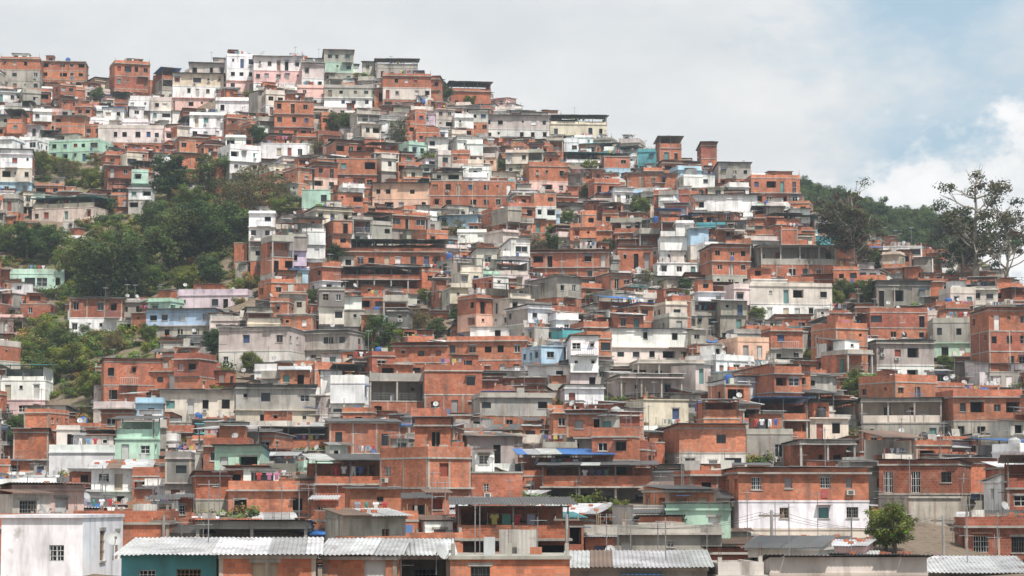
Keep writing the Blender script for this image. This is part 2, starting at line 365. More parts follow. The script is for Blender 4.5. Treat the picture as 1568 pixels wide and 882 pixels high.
    if rk=='f':
        ph=r.uniform(.15,.9); pm,pt_=COL[fl[-1]] if fl[-1]!='T' else COL['C']; pt_=jit(pt_,r,.1); th=.13
        if ph>.3:
            B.box(x0,x1,yo,yo+th,z,z+ph,pm,pt_); B.box(x0,x1,d-th,d,z,z+ph*.9,pm,pt_)
            B.box(x0,x0+th,yo+th,d-th,z,z+ph*.95,pm,pt_); B.box(x1-th,x1,yo+th,d-th,z,z+ph*.97,pm,pt_)
        if r.random()<.5:
            nb=max(1,int(round(w/3)))
            for j in range(nb+1):
                c=x0+.12+(w-.24)*j/nb; hh=r.uniform(.3,.9); B.box(c-.09,c+.09,yo+.14,yo+.3,z+.001,z+ph+hh*.4,CO,slabc)
                for q in(-.05,.05): B.box(c+q-.012,c+q+.012,yo+.2,yo+.224,z+ph,z+ph+hh+.2,PA,(.12,.07,.05))
        if r.random()<.5 and w>3.6:
            aw=r.uniform(1.5,w*.6); a=r.uniform(x0+.2,x1-aw-.2)
            cell(B,a,a+aw,d*.45,d*.9,z,z+r.uniform(1.7,2.1),r.choice('BCWBOL'),near,r,.8,r.choice('zdrd'))
        elif w>3: clutter(B,x0+.3,x1-.3,yo+.5,d-.3,z,r,r.randint(1,5))
    elif rk=='s':
        rise=r.choice([-.5,-.7,.5,.8,.35,-.3])*min(1.3,d/7)
        if low: rise=-.3
        if hi: rise=.55
        zf=z+max(0,-rise)+.02; zb=z+max(0,rise)+.02
        pm,pt_=COL[fl[-1]] if fl[-1]!='T' else COL['C']
        B.hexa([(x0,yo,z),(x1,yo,z),(x1,d,z),(x0,d,z),(x0,yo,zf),(x1,yo,zf),(x1,d,zb),(x0,d,zb)],pm,pt_)
        ov=r.uniform(.3,.9); sl=(zb-zf)/(d-yo)
        sheetroof(B,x0-.3,x1+.3,yo-ov,d+.3,zf-ov*sl+.01,zb+.3*sl+.01,ZC[rt],near,r)
        if r.random()<.6 and not low and not hi:
            for _ in range(r.randint(2,8)):
                a,b=r.uniform(x0,x1-.4),r.uniform(yo+.3,d-.5); zz=zf+(b-yo)*sl+.1; B.box(a,a+.35,b,b+.2,zz,zz+.18,BR,COL['B'][1])
    elif rk=='c':
        hh=r.uniform(1.8,2.1); rise=r.choice([-.5,.5,.7,.2]); zf=z+hh+max(0,-rise); zb=z+hh+max(0,rise)
        nb=max(1,int(round(w/3)))
        for j in range(nb+1):
            c=x0+.1+(w-.2)*j/nb
            B.box(c-.05,c+.05,yo+.05,yo+.15,z,zf,PA,(.18,.16,.15)); B.box(c-.05,c+.05,d-.15,d-.05,z,zb,PA,(.18,.16,.15))
        B.box(x0,x1,yo+.04,yo+.16,zf-.09,zf-.001,PA,(.12,.10,.09)); 
        sheetroof(B,x0-.5,x1+.5,yo-.7,d+.3,zf,zb,ZC[rt],near,r)
        pm,pt_=COL[fl[-1]] if fl[-1]!='T' else COL['B']; pt_=jit(pt_,r)
        B.box(x0,x1,yo+.16,yo+.28,z,z+r.uniform(.5,1.0),pm,pt_)
        B.box(x0,x1,d-.35,d-.16,z,z+hh*.95,pm,pt_)
        if r.random()<.6: B.box(x1-.3,x1-.16,yo+.29,d-.36,z,z+hh*.9,pm,pt_)
        if r.random()<.4: B.box(x0+.16,x0+.3,d*.4,d-.36,z,z+hh*.9,pm,pt_)
        clutter(B,x0+.3,x1-.3,yo+.6,d-.6,z,r,r.randint(1,5))
    if r.random()<(.3 if near else .22):
        a,b=r.uniform(x0+.3,x1-.3),r.uniform(d*.3,d*.8); hh=r.uniform(2.0,3.6); zz=z+.2
        B.box(a-.025,a+.025,b-.025,b+.025,zz-.2,zz+hh,PA,(.22,.22,.22)); 
        for q in range(4): B.box(a-.5+q*.04,a+.5-q*.04,b-.38+q*.2,b-.36+q*.2,zz+hh-.2,zz+hh-.18,PA,(.4,.4,.4))
        B.box(a-.01,a+.01,b-.4,b+.4,zz+hh-.23,zz+hh-.201,PA,(.4,.4,.4))
    return B,z
NM={'B':'brick_house','O':'brick_house','R':'brick_house','W':'white_house','C':'concrete_house','K':'cream_house','P':'pink_house','G':'green_house','U':'blue_house','N':'teal_house','Y':'peach_house','M':'plastered_house','L':'concrete_house','V':'lilac_house','D':'concrete_house','T':'brick_house'}
# ---------------------------------------------------------------- ground sheet
def axis(a,b,fine0,fine1,st):
    c=list(np.arange(fine0,fine1+st/2,st)); s=st; x=fine0; lo=[]
    while x>a: s*=1.35; x-=s; lo.append(max(x,a))
    s=st; x=fine1; hi=[]
    while x<b: s*=1.35; x+=s; hi.append(min(x,b))
    return np.array(lo[::-1]+c+hi)
xs=axis(-5000,5000,-170,170,2.0); ys=axis(-3000,9000,90,680,2.0)
X,Y=np.meshgrid(xs,ys); Z=hgt(X,Y)
nx,ny=len(xs),len(ys); vv=np.stack([X,Y,Z],-1).reshape(-1,3)
idx=np.arange(nx*ny).reshape(ny,nx); fc=np.stack([idx[:-1,:-1],idx[:-1,1:],idx[1:,1:],idx[1:,:-1]],-1).reshape(-1,4)
me=bpy.data.meshes.new('hillside_ground'); me.from_pydata(vv.tolist(),[],fc.tolist()); me.materials.append(GROUND)
me.polygons.foreach_set('use_smooth',[True]*len(me.polygons))
ok=Y>60; Yc=np.where(ok,Y,60); PX=784+F*X/(Yc*CP+Z*SP); RO=441-F*(-Yc*SP+Z*CP)/(Yc*CP+Z*SP)
vg=np.where(Y>590,.3,-.03)*np.ones_like(X)
for a,b,t,bb in GREEN: vg=np.where(ok&(PX>a-10)&(PX<b+10)&(RO>t-8)&(RO<bb+8),.12,vg)
at=me.attributes.new('veg','FLOAT','POINT'); at.data.foreach_set('value',vg.ravel().astype(np.float32))
obj('hillside_ground',me)
# ---------------------------------------------------------------- landmark houses
HERO=[
(0,126,788,905,-4,'W','n',112,8),(112,257,786,860,3,'OB','f',150,7),
(186,330,834,920,2,'N','sz+',108,7),(336,482,834,925,4,'O','sz+',104,7),(494,607,836,925,0,'O','sz+',106,7),
(608,690,836,925,3,'T','sz+',109,6),(690,872,832,925,2,'O','f',107,7),(872,1082,854,925,-2,'C','sz+',112,6),
(1100,1170,862,925,5,'L','f',112,6),(1180,1420,862,925,2,'M','sd',114,7),(1425,1570,862,925,-5,'C','sz+',118,6),
(300,470,795,855,2,'BT','sd-',150,8),(700,872,768,860,2,'RT','cd',152,8),(880,1105,803,862,2,'BC','f',165,7),
(1131,1333,714,852,8,'KWO','sz-',185,9),(1350,1465,702,800,-18,'CR','sd-',205,9),(1390,1475,760,860,20,'L','n',195,5),(1480,1580,793,870,-3,'CR','f',170,6),
(1466,1532,700,800,28,'CO','sz-',212,8),
(656,720,690,792,38,'BO','f',203,7),(483,590,700,795,10,'CBB','cd',212,8),(350,482,740,800,6,'BO','f',215,8),(300,352,720,800,10,'CB','sr-',222,7),
(722,800,712,790,5,'BB','f'),(830,1000,706,792,-3,'BTT','cd',222,8),(800,935,690,760,3,'CB','cb'),
(1040,1143,648,730,8,'LO','sd-'),(1143,1215,655,722,6,'CC','f'),(1225,1312,672,740,8,'CMT','sd-'),
(75,182,684,742,3,'BWW','f'),(140,228,710,785,6,'WWW','sz'),(20,72,655,745,10,'CCB','sd-'),
(985,1055,604,660,16,'MK','f'),(934,1060,502,580,12,'MW','sd-'),(976,1107,548,600,5,'BBT','f'),(950,1046,572,612,10,'CT','sl'),
(333,442,500,568,-14,'MM','sl-'),(450,535,505,560,-20,'C','sz-'),(684,806,515,580,-8,'BO','f'),(600,684,524,580,-6,'BB','sr-'),
(566,650,575,645,10,'BBT','f'),(650,738,560,640,5,'BB','f'),(735,846,600,664,8,'CBC','f'),(865,925,588,625,4,'WW','sd-'),
(362,482,588,660,8,'KC','sd-'),(245,362,596,640,5,'GM','sg'),(505,612,640,704,8,'RB','sd'),(440,506,655,700,5,'RT','cd'),
(716,800,662,722,14,'CC','sd'),(1162,1238,612,672,4,'BT','cb'),(1240,1300,632,678,8,'WK','f'),(1320,1442,608,680,-6,'CCT','sd-'),
(160,245,548,625,12,'RBB','sd-'),(222,330,472,520,-8,'CU','sr-'),(272,380,446,478,-6,'VV','f'),
(518,682,364,415,2,'RTB','cg'),(520,652,405,450,2,'BBT','cg'),(812,932,382,432,-5,'BB','sr-'),(946,1000,376,416,6,'WB','sd-'),(1006,1070,397,424,6,'MW','f'),
(1148,1276,432,492,8,'MWM','f'),(1165,1286,372,432,3,'BBT','sg'),(1090,1150,374,442,10,'CBB','sd-'),
(1332,1422,472,525,6,'BR','f'),(1342,1432,520,592,8,'MWC','sd-'),(1430,1512,487,556,-4,'CGC','f'),(1515,1580,470,600,8,'CBRB','sr-'),
(1342,1426,432,474,4,'CD','sd'),
(176,228,94,155,18,'BRO','f'),(347,392,82,142,10,'PWW','f'),(388,462,86,146,6,'WPW','sz-'),(462,496,96,140,6,'WM','sl-'),(496,541,76,128,6,'CGC','sr-'),
(576,640,88,128,4,'MC','cd'),(690,752,124,165,8,'CB','cd'),(264,342,112,165,6,'WWK','sd-'),(290,345,96,140,5,'MM','sd-'),
(60,130,90,136,5,'OB','f'),(0,60,86,140,5,'CB','f'),
(1074,1098,219,262,2,'BR','sd'),(1010,1044,210,256,3,'CB','cr'),(842,930,174,215,4,'CK','cd'),(1100,1150,252,290,4,'BC','sd'),(1150,1226,268,318,5,'BO','f'),
(570,657,280,325,0,'YY','sg'),(657,790,272,322,3,'BB','f'),(515,577,238,292,5,'CBB','f'),(866,966,232,262,6,'WW','ct'),
(462,506,290,320,4,'G','n'),(672,732,326,350,-12,'U','sl'),(15,98,414,448,3,'G','f'),(106,186,452,516,4,'WR','sd'),(45,146,300,342,-18,'K','ct'),(60,152,212,248,-15,'G','f'),
(256,330,146,170,5,'P','f'),(0,68,556,642,3,'LPW','ct'),(0,48,232,300,8,'UKW','sd'),
(1060,1160,300,325,0,'WW','sd'),(1460,1568,600,680,5,'CB','f'),(1500,1580,552,600,4,'BW','sd'),
(150,250,192,240,5,'BM','f'),(420,480,150,215,6,'BBO','f'),(496,570,130,180,4,'MWC','f'),(586,660,112,170,6,'BMB','f'),
(0,34,480,520,5,'MP','f'),
(1180,1230,500,560,10,'BCB','f'),(810,870,250,300,8,'MPB','f'),(925,965,235,275,6,'UB','f'),
(700,745,350,372,0,'W','f'),(740,842,176,216,4,'WWM','sd-'),(455,495,130,165,5,'WP','f'),(330,395,150,178,4,'WW','f'),(960,1040,262,292,6,'BB','sd'),
(290,360,172,215,6,'WWW','f'),(230,262,150,200,5,'WM','f'),(400,470,215,248,4,'VW','f'),
]
# facade openings measured for the near houses: (u0,u1,v0,v1,kind) metres from the front-left corner of the top storey
FOPS={0:[(2.25,2.95,1.35,2.1,'glass')],112:[(.01,.02,.01,.02,'dark')],336:[(1.4,2.5,.9,1.75,'cloth')],494:[(1.8,2.75,.7,1.9,'door')],690:[(.9,1.75,.6,1.65,'glass')],
 1131:[(1.0,1.8,.8,1.75,'glass'),(3.6,4.2,.9,1.7,'cloth'),(6.4,7.2,.9,1.75,'glass'),(8.4,8.9,.9,1.7,'door')],1040:[(3.9,4.9,.9,1.8,'glass')],656:[(1.2,2.2,.9,2.0,'cloth')],934:[(4.6,5.2,1.1,2.0,'dark'),(8.6,9.4,1.0,1.9,'dark')]}
heroes=[]; foot=[]; ROOFS=[]
def add_house(cx,cy,cz,yaw,w,d,fl,roof,r,near,hs,dens=.75,over=0.,base=-6.,annex=False,fops=None):
    B,zt=make_house(w,d,fl,roof,r,near,hs,dens,base,over,annex,fops)
    vis=[k for k in fl if k!='T'] or ['B']; key=max(set(vis),key=vis.count)
    me=B.mesh(NM[key],MATS); o=obj(NM[key],me,(cx,cy,cz),yaw)
    ROOFS.append((cx,cy,cz+zt,yaw,w if not annex else w*.5,d,roof)); return o
for hsp in HERO:
    xl,xr,tp,bs,yw,fl,roof=hsp[:7]; dep=hsp[8] if len(hsp)>8 else 8
    dist=hsp[7] if len(hsp)>7 else hit((xl+xr)/2,bs)
    yaw=math.radians(yw); a,b=ray((xl+xr)/2,bs); cx,cy=a*dist,dist
    zb=b*dist; zt=ray((xl+xr)/2,tp)[1]*dist
    w=(xr-xl)/F*dist/math.cos(yaw); gz=min(H(cx,cy),zb)
    extra={'c':2.3,'s':.45,'f':.55}.get(roof[0],0)
    Ht=zt-zb-extra; n=len(fl); hs=Ht/n
    while hs>3.2: fl=fl[0]+fl; n+=1; hs=Ht/n
    while hs<2.1 and n>1: fl=fl[1:]; n-=1; hs=Ht/n
    hs=max(hs,2.0); cz=zt-extra-hs*n
    near=dist<215
    rr=random.Random(int(xl*7+tp))
    add_house(cx,cy,cz,yaw,w,dep,fl,roof,rr,near,hs,base=min(-4,gz-cz-5),dens=.8,fops=FOPS.get(xl) if not(xl==0 and tp!=788) else None)
    heroes.append((xl-3,xr+3,tp,bs,dist)); foot.append((cx-math.sin(yaw)*dep/2,cy+math.cos(yaw)*dep/2,0,w,dep))
# ---------------------------------------------------------------- trees data
TREES=[ # px, base row, height px, kind
(395,230,38,0),(258,312,78,1),(325,306,72,0),(165,475,120,0),(120,440,80,2),(205,440,90,0),(262,418,100,0),(300,400,95,1),(340,395,90,0),(385,345,88,3),(420,330,64,3),(235,370,60,0),(360,380,60,0),
(180,400,60,2),(290,330,50,2),(150,390,40,3),(380,300,50,3),(230,455,50,2),(320,440,50,0),(285,450,44,2),(350,330,60,3),(140,470,60,0),(205,470,70,1),(90,560,60,0),(140,620,50,2),(20,520,44,3),(70,530,40,2),(130,520,34,0),
(40,405,66,1),(75,408,64,0),(15,395,56,2),(510,205,32,0),(610,228,50,3),(655,270,36,2),(680,156,26,0),(980,340,38,2),(900,305,26,0),(820,398,42,3),(850,390,32,0),
(990,448,36,3),(575,548,64,0),(640,518,46,3),(325,552,50,1),(382,574,34,2),(512,412,40,1),(1310,622,58,2),(1290,468,38,0),(1325,468,38,0),(1375,855,82,2),(1360,850,60,2),(950,803,38,2),
(435,338,38,2),(20,694,56,0),(130,650,34,3),(700,500,30,0),(150,160,24,0),(1450,575,28,2),(800,275,26,3),(485,240,26,3),(480,470,24,0),(1430,425,36,3),(1340,420,40,0),(30,560,44,2),(110,585,60,2),(60,600,50,0),(170,545,40,3),(225,530,34,2),(700,365,28,3),(330,622,28,2),
(600,545,44,2),(670,520,32,0),(770,268,24,2),(840,372,28,2),(930,392,26,0),(60,275,44,2),(100,285,40,3),(140,290,34,2),(165,335,30,0),(1160,500,28,2),(1280,480,34,2),(1400,350,30,0),(720,130,20,2),(530,200,26,2),(1105,520,24,3),(285,690,26,2),(1180,690,26,2),(650,470,26,2),(210,230,24,2),(345,590,26,2),(870,345,24,2),(1050,450,24,0),
(1370,560,24,0),(1240,560,22,2),(900,470,22,2),(760,560,24,2),(1020,700,24,2),(560,690,22,2)]
EUC=[(1302,440,155),(1290,440,120),(1498,468,192),(1545,455,140),(1455,430,100),(1325,425,60),(1475,460,120)]
def tb(px,row,h,wf=.5): 
    d=hit(px,row); return (px-h*wf,px+h*wf,row-h,row-h*.22,d)
tboxes=[tb(t[0],t[1],t[2],.35) for t in TREES]+[tb(t[0],t[1],t[2],.12) for t in EUC]
for a,b,t,bb in GREEN:
    if bb-t>30: tboxes.append((a,b,t,bb,hit((a+b)/2,bb)))
# ---------------------------------------------------------------- procedural neighbourhood
def fits(px0,px1,toprow,d,sk):
    if toprow<sk: return False
    for (a,b,t,bs,hd) in heroes:
        if d<hd-1:
            ov=min(px1,b)-max(px0,a)
            if ov>.12*(b-a) and ov>4 and toprow<bs-.3*(bs-t): return False
    for (a,b,t,bs,hd) in tboxes:
        if d<hd:
            ov=min(px1,b)-max(px0,a)
            if ov>6 and toprow<bs-.12*(bs-t): return False
    return True
cnt=0
FT=np.zeros((8000,4)); nf=0
for f in foot: FT[nf]=(f[0],f[1],f[3],f[4]); nf+=1
nher=nf
def try_place(cx,cy,w,dp,kx,ky,small=False):
    global nf,cnt
    px=784+F*cx/cy
    if cy>np.interp(px,DX,DD)+5: return False
    z=H(cx,cy); ppx,row=proj(cx,cy,z)
    if any(a<ppx<b and t<row<bb for a,b,t,bb in GREEN): return False
    A=FT[:nher] if not small else FT[:nf]
    if np.any((np.abs(cx-A[:,0])<(w+A[:,2])/2*kx)&(np.abs(cy+dp/2-A[:,1])<(dp+A[:,3])/2*ky)): return False
    yaw=math.radians(9+16*math.sin(cx*.045+cy*.021)+10*math.sin(cx*.11-cy*.07)+R.uniform(-11,11))
    up=row<335
    n=R.choice([1,2,2,2,3,3,3] if row>330 else [1,2,2,2,3,3])
    if row>780: n=R.choice([1,2,2])
    if small: n=R.choice([1,1,2,2])
    hs=R.uniform(2.15,2.6); lift=R.uniform(-.7,1.4)
    q=R.random()
    roof='f' if q<.46 else 's'+R.choice('zdddrglz') if q<.82 else 'c'+R.choice('dddgrzbz')
    if R.random()<.04: roof='s'+R.choice('bbt')
    ext={'f':.9,'s':.9,'c':2.7}[roof[0]]
    sk=np.interp(ppx,SKX,SKR)+R.uniform(-2,10)
    for tries in range(6):
        top=proj(cx,cy,z+lift+n*hs+ext)[1]
        sw=abs(math.sin(yaw))*dp*F/cy
        l=ppx-w/2*F/cy-(sw if yaw>0 else 0)*.6; rr_=ppx+w/2*F/cy+(sw if yaw<0 else 0)*.6
        if fits(l,rr_,top,cy,sk): break
        if roof[0]=='c': roof='f'; ext=.9
        elif n>1: n-=1
        else: lift-=.8; roof='s'+R.choice('zddr')
    else: return False
    pb=.33 if up else (.54 if row<600 else .62)
    if R.random()<pb: main=R.choice('BBOORB' if row>600 else 'BBOOOR')
    else: main=R.choice('WWMKWPWKWWMW' if up else ('WMWLKCMCWD' if row<600 else 'CWLWMCMDWB'))
    if R.random()<.07: main=R.choice('GUYPVNUG')
    fl=''
    for i in range(n): fl+= main if R.random()<.66 else R.choice('BOCWMTBLTO' if R.random()<.92 else 'GUP')
    if set(fl)=={'T'}: fl='B'*n
    add_house(cx,cy,z+lift,yaw,w,dp,fl,roof,R,cy<185,hs,dens=.78,over=R.choice([0,0,0,.35,.6]) if n>1 else 0,base=-5.5-max(0,lift),annex=not(small and R.random()<.5))
    FT[nf]=(cx-math.sin(yaw)*dp/2,cy+math.cos(yaw)*dp/2,w,dp); nf+=1; cnt+=1
    return True
y=140.0
while y<562:
    halfx=(830/F)*y; x=-halfx+R.uniform(0,4)
    while x<halfx:
        w=R.choice([3.2,3.6,4.,4.5,5,5.6,6.5]) if y>260 else R.choice([3.8,4.5,5.2,6,7])
        cx=x+w/2; cy=y+R.uniform(-2.6,2.6)+3*math.sin(cx*.06+y*.03); x+=w*R.uniform(.88,1.02)+(.0 if R.random()<.85 else R.uniform(.8,2.))
        if R.random()<.03: continue
        try_place(cx,cy,w,R.uniform(4.6,6.8),.78,.68)
    y+=(6.6 if y<330 else 5.9)
c1=cnt
for _ in range(9000):   # infill on free plots
    cy=R.uniform(140,555); cx=R.uniform(-.225,.225)*cy
    try_place(cx,cy,R.uniform(2.8,4.6),R.uniform(3.2,5.),.72,.66,True)
print('procedural houses',c1,cnt)
# ---------------------------------------------------------------- small things
def dish():
    B=MB(); n,mr=16,5; c=(.42,.42,.41)
    def P(i,j): 
        rr=.34*i/mr; a=2*math.pi*j/n; return (rr*math.cos(a),-.35*(rr**2)/.45+0, rr*math.sin(a))
    tl=.5
    def Q(p): x,y_,z_=p; return (x, y_*math.cos(tl)+z_*math.sin(tl)-.25, y_*math.sin(tl)+z_*math.cos(tl)+1.0)
    for i in range(mr):
        for j in range(n): B.poly([Q(P(i,j)),Q(P(i+1,j)),Q(P(i+1,j+1)),Q(P(i,j+1))],PA,c)
    B.tube([(0,0,0),(0,0,.9),(0,-.22,1.0)],[.03,.03,.03],PA,(.3,.3,.3)); B.tube([Q(P(mr,12)),(0,-.75,.98)],[.015,.015],PA,(.3,.3,.3))
    B.box(-.05,.05,-.82,-.72,.93,1.05,PA,(.2,.2,.2)); return B.mesh('satellite_dish',MATS)
def tank(c):
    B=MB(); n=14
    prof=[(.0,.0),(.55,.0),(.57,.3),(.54,.33),(.57,.36),(.57,.65),(.54,.68),(.57,.71),(.56,1.0),(.35,1.2),(.22,1.22),(.22,1.3),(0,1.31)]
    for (r0,z0),(r1,z1) in zip(prof[:-1],prof[1:]):
        for j in range(n):
            a,b=2*math.pi*j/n,2*math.pi*(j+1)/n
            B.poly([(r0*math.cos(a),r0*math.sin(a),z0),(r0*math.cos(b),r0*math.sin(b),z0),(r1*math.cos(b),r1*math.sin(b),z1),(r1*math.cos(a),r1*math.sin(a),z1)],PA,c)
    return B.mesh('water_tank',MATS)
def cloth(seed):
    r=random.Random(seed); B=MB(); W=3.2
    for s in(-W/2,W/2): B.tube([(s,0,0),(s,0,1.6)],[.03,.03],PA,(.25,.2,.15))
    B.tube([(-W/2,0,1.55),(0,0,1.48),(W/2,0,1.55)],[.01,.01,.01],PA,(.3,.3,.3),4)
    x=-W/2+.2
    while x<W/2-.6:
        c=r.choice([(.65,.65,.65),(.6,.6,.62),(.06,.1,.28),(.38,.06,.06),(.08,.08,.1),(.14,.26,.42),(.45,.38,.12),(.4,.16,.26),(.1,.22,.18),(.25,.25,.3)])
        y_=r.uniform(-.05,.05); k=r.random(); z=1.5
        if k<.45: pts=[(0,0),(.15,0),(.2,-.05),(.35,-.05),(.4,0),(.55,0),(.62,-.25),(.5,-.3),(.47,-.2),(.47,-.75),(.08,-.75),(.08,-.2),(.05,-.3),(-.07,-.25)]; ww=.7
        elif k<.75: pts=[(0,0),(.4,0),(.43,-.95),(.25,-.95),(.2,-.35),(.15,-.95),(-.03,-.95)]; ww=.5
        else: ww=r.uniform(.4,.7); hh=r.uniform(.5,.9); pts=[(0,0),(ww*.5,-.03),(ww,0),(ww+.02,-hh),(ww*.5,-hh-.03),(-.02,-hh)]
        B.poly([(x+a*.85,y_+.08*math.sin(b*4),z+b*.85) for a,b in pts][::-1],FB,c); x+=ww*.85+r.uniform(.05,.35)
    return B.mesh('clothesline',MATS)
DM=dish(); TM=[tank((.03,.11,.34)),tank((.03,.11,.34)),tank((.45,.46,.46)),tank((.05,.05,.06))]; CM=[cloth(i) for i in range(8)]
for (cx,cy,cz,yaw,w,d,roof) in ROOFS:
    c,s=math.cos(yaw),math.sin(yaw)
    def W2(lx,ly): return (cx+lx*c-ly*s,cy+lx*s+ly*c)
    nr=cy<170
    if roof[0]=='f':
        if R.random()<(.1 if nr else .16): p=W2(R.uniform(-.3,.3)*w,R.uniform(d*.3,d*.8)); obj('water_tank',R.choice(TM),(p[0],p[1],cz+.01),yaw)
        if R.random()<.3 and (w>4.4 or (w>1.9 and w<3.4)): p=W2(0,R.uniform(.6,d*.35)); obj('clothesline',R.choice(CM),(p[0],p[1],cz+.01),yaw+R.uniform(-.2,.2),1. if w>4 else .75)
        if R.random()<(.06 if nr else .11): p=W2(R.uniform(-.4,.4)*w,R.uniform(.4,1.2)); obj('satellite_dish',DM,(p[0],p[1],cz),yaw+R.uniform(-.9,.9))
    elif roof[0]=='c' and R.random()<.5: p=W2(0,.6); obj('clothesline',R.choice(CM),(p[0],p[1],cz+.01),yaw,1. if w>4 else .75)
    elif roof[0]=='s' and R.random()<(.04 if nr else .07): p=W2(R.uniform(-.4,.4)*w,R.uniform(.2,1.2)); obj('satellite_dish',DM,(p[0],p[1],cz+.15),yaw+R.uniform(-.9,.9))
def atp(px,row,d): a,b=ray(px,row); return (a*d,d,b*d)
p=atp(173,858,106); obj('satellite_dish',DM,p,.3,1.); p=atp(668,880,103); obj('satellite_dish',DM,p,.9,1.)
# ---------------------------------------------------------------- vegetation
def leafcloud(B,c,rad,n,size,col,r,flat=.8):
    for _ in range(n):
        v=Vector((r.gauss(0,1),r.gauss(0,1),r.gauss(0,1))).normalized(); k=r.random()**.42
        k*=1+.18*math.sin(v.x*5+c[0]*3)*math.sin(v.y*6+v.z*4+c[1])
        p=Vector(c)+Vector((v.x*rad*k,v.y*rad*k,v.z*rad*k*flat))
        nrm=(v+Vector((r.uniform(-1,1),r.uniform(-1,1),r.uniform(-.4,1.2)))*.9).normalized()
        u=nrm.orthogonal().normalized(); a=r.uniform(0,6.28); q=nrm.cross(u); u2=u*math.cos(a)+q*math.sin(a); q2=nrm.cross(u2)
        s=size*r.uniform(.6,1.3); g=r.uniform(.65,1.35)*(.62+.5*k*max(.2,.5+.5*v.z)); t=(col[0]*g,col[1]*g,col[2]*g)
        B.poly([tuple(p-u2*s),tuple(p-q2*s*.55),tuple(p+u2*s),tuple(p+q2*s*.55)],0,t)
def tree(kind,seed):
    r=random.Random(seed); B=MB()
    bark=(.16,.13,.10) if kind!=9 else (.30,.27,.22)
    col={0:(.072,.11,.034),1:(.052,.088,.03),2:(.14,.185,.042),3:(.15,.145,.07),9:(.075,.085,.055)}[kind]
    if kind==9:
        tr=[(0,0,-1),(.2,.1,2.5),(-.1,.2,5),(.25,0,7.5),(.1,.1,9.2)]; B.tube(tr,[.26,.22,.17,.10,.04],1,bark)
        for i in range(24):
            z0=r.uniform(2.4,8.6); a=r.uniform(0,6.28); ln=r.uniform(1.2,3.0)*(1.15-z0/14)
            s=Vector((.1,.1,z0)); e=s+Vector((math.cos(a)*ln,math.sin(a)*ln,ln*r.uniform(.4,1.0))); mid=(s+e)/2+Vector((0,0,-.15))
            B.tube([tuple(s),tuple(mid),tuple(e)],[.09,.06,.03],1,bark,5)
            for j in range(4):
                e2=e+Vector((r.uniform(-.9,.9),r.uniform(-.9,.9),r.uniform(-.1,1.3))); B.tube([tuple(mid+(e-mid)*r.uniform(.2,1)),tuple(e2)],[.035,.015],1,bark,4)
                if r.random()<(.8 if z0<6.8 else .4): leafcloud(B,tuple(e2),r.uniform(.45,.85),80,.12,tuple(v*r.uniform(.7,1.25) for v in col),r,.75)
        return B.mesh('eucalyptus_tree',VM)
    lean=r.uniform(-.4,.4); B.tube([(0,0,-1.5),(lean*.3,0,1.5),(lean,.1,3.4),(lean*1.2,0,5.5)],[.42,.34,.26,.14],1,bark,7)
    nl=r.randint(15,18)
    for i in range(nl):
        a=2*math.pi*i*.381+r.uniform(-.4,.4); t_=i/nl; zz=2.2+6.*t_+r.uniform(-.5,.5)
        rm=3.5*math.sin(math.pi*min(1,max(.12,(zz-.6)/9.2)))**.7
        rr=rm*r.uniform(.35,1.0)
        if kind==1: rr*=.68
        c=(math.cos(a)*rr+lean,math.sin(a)*rr,zz); s=(lean*.8,0,min(zz,r.uniform(2.0,4.6)))
        mid=tuple((s[k]+c[k])/2+(.2 if k==2 else 0) for k in range(3)); B.tube([s,mid,c],[.17,.10,.04],1,bark,5)
        g=r.uniform(.6,1.4); cc=tuple(v*g for v in col)
        rad=r.uniform(1.3,1.9)*(.8 if kind==1 else 1)
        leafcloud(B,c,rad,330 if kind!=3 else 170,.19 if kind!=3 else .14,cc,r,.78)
        for _ in range(4):
            v=Vector((r.gauss(0,1),r.gauss(0,1),r.gauss(0,.7))).normalized()*rad
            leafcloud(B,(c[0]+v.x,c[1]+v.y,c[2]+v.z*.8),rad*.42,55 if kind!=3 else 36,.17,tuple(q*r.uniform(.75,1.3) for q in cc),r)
    return B.mesh({0:'broadleaf_tree',1:'broadleaf_tree',2:'mango_tree',3:'feathery_tree'}[kind],VM)
def bush(seed,col):
    r=random.Random(seed); B=MB()
    for i in range(8):
        c=(r.uniform(-1.2,1.2),r.uniform(-.9,.9),r.uniform(.1,1.0)); B.tube([(c[0]*.2,c[1]*.2,-.5),c],[.05,.02],1,(.14,.11,.08),4)
        leafcloud(B,c,r.uniform(.45,.85),110,.14,tuple(v*r.uniform(.7,1.3) for v in col),r)
    return B.mesh('bush',VM)
TMs={k:[tree(k,k*10+j) for j in range(3)] for k in(0,1,2,3)}; EM=[tree(9,91),tree(9,97),tree(9,93)]
BM=[bush(1,(.09,.13,.04)),bush(2,(.17,.20,.05)),bush(3,(.24,.22,.09)),bush(4,(.12,.16,.045)),bush(5,(.20,.18,.085))]
for i,(px,row,h,k) in enumerate(TREES):
    d=hit(px,row); a,b=ray(px,row); s=h/F*d/9.3; me=TMs[k][i%3]
    obj(me.name.split('.')[0],me,(a*d,d+1,H(a*d,d+1)),R.uniform(0,6.28),(s*R.uniform(1.05,1.25),s*R.uniform(1.05,1.25),s))
for i,(px,row,h) in enumerate(EUC):
    d=hit(px,row); a,b=ray(px,row); s=h/F*d/9.6; obj('eucalyptus_tree',EM[i%3],(a*d,d,H(a*d,d)),R.uniform(0,6.28),(s*1.15,s*1.15,s))
forest=bpy.data.objects.new('distant_forest',None); scene.collection.objects.link(forest)
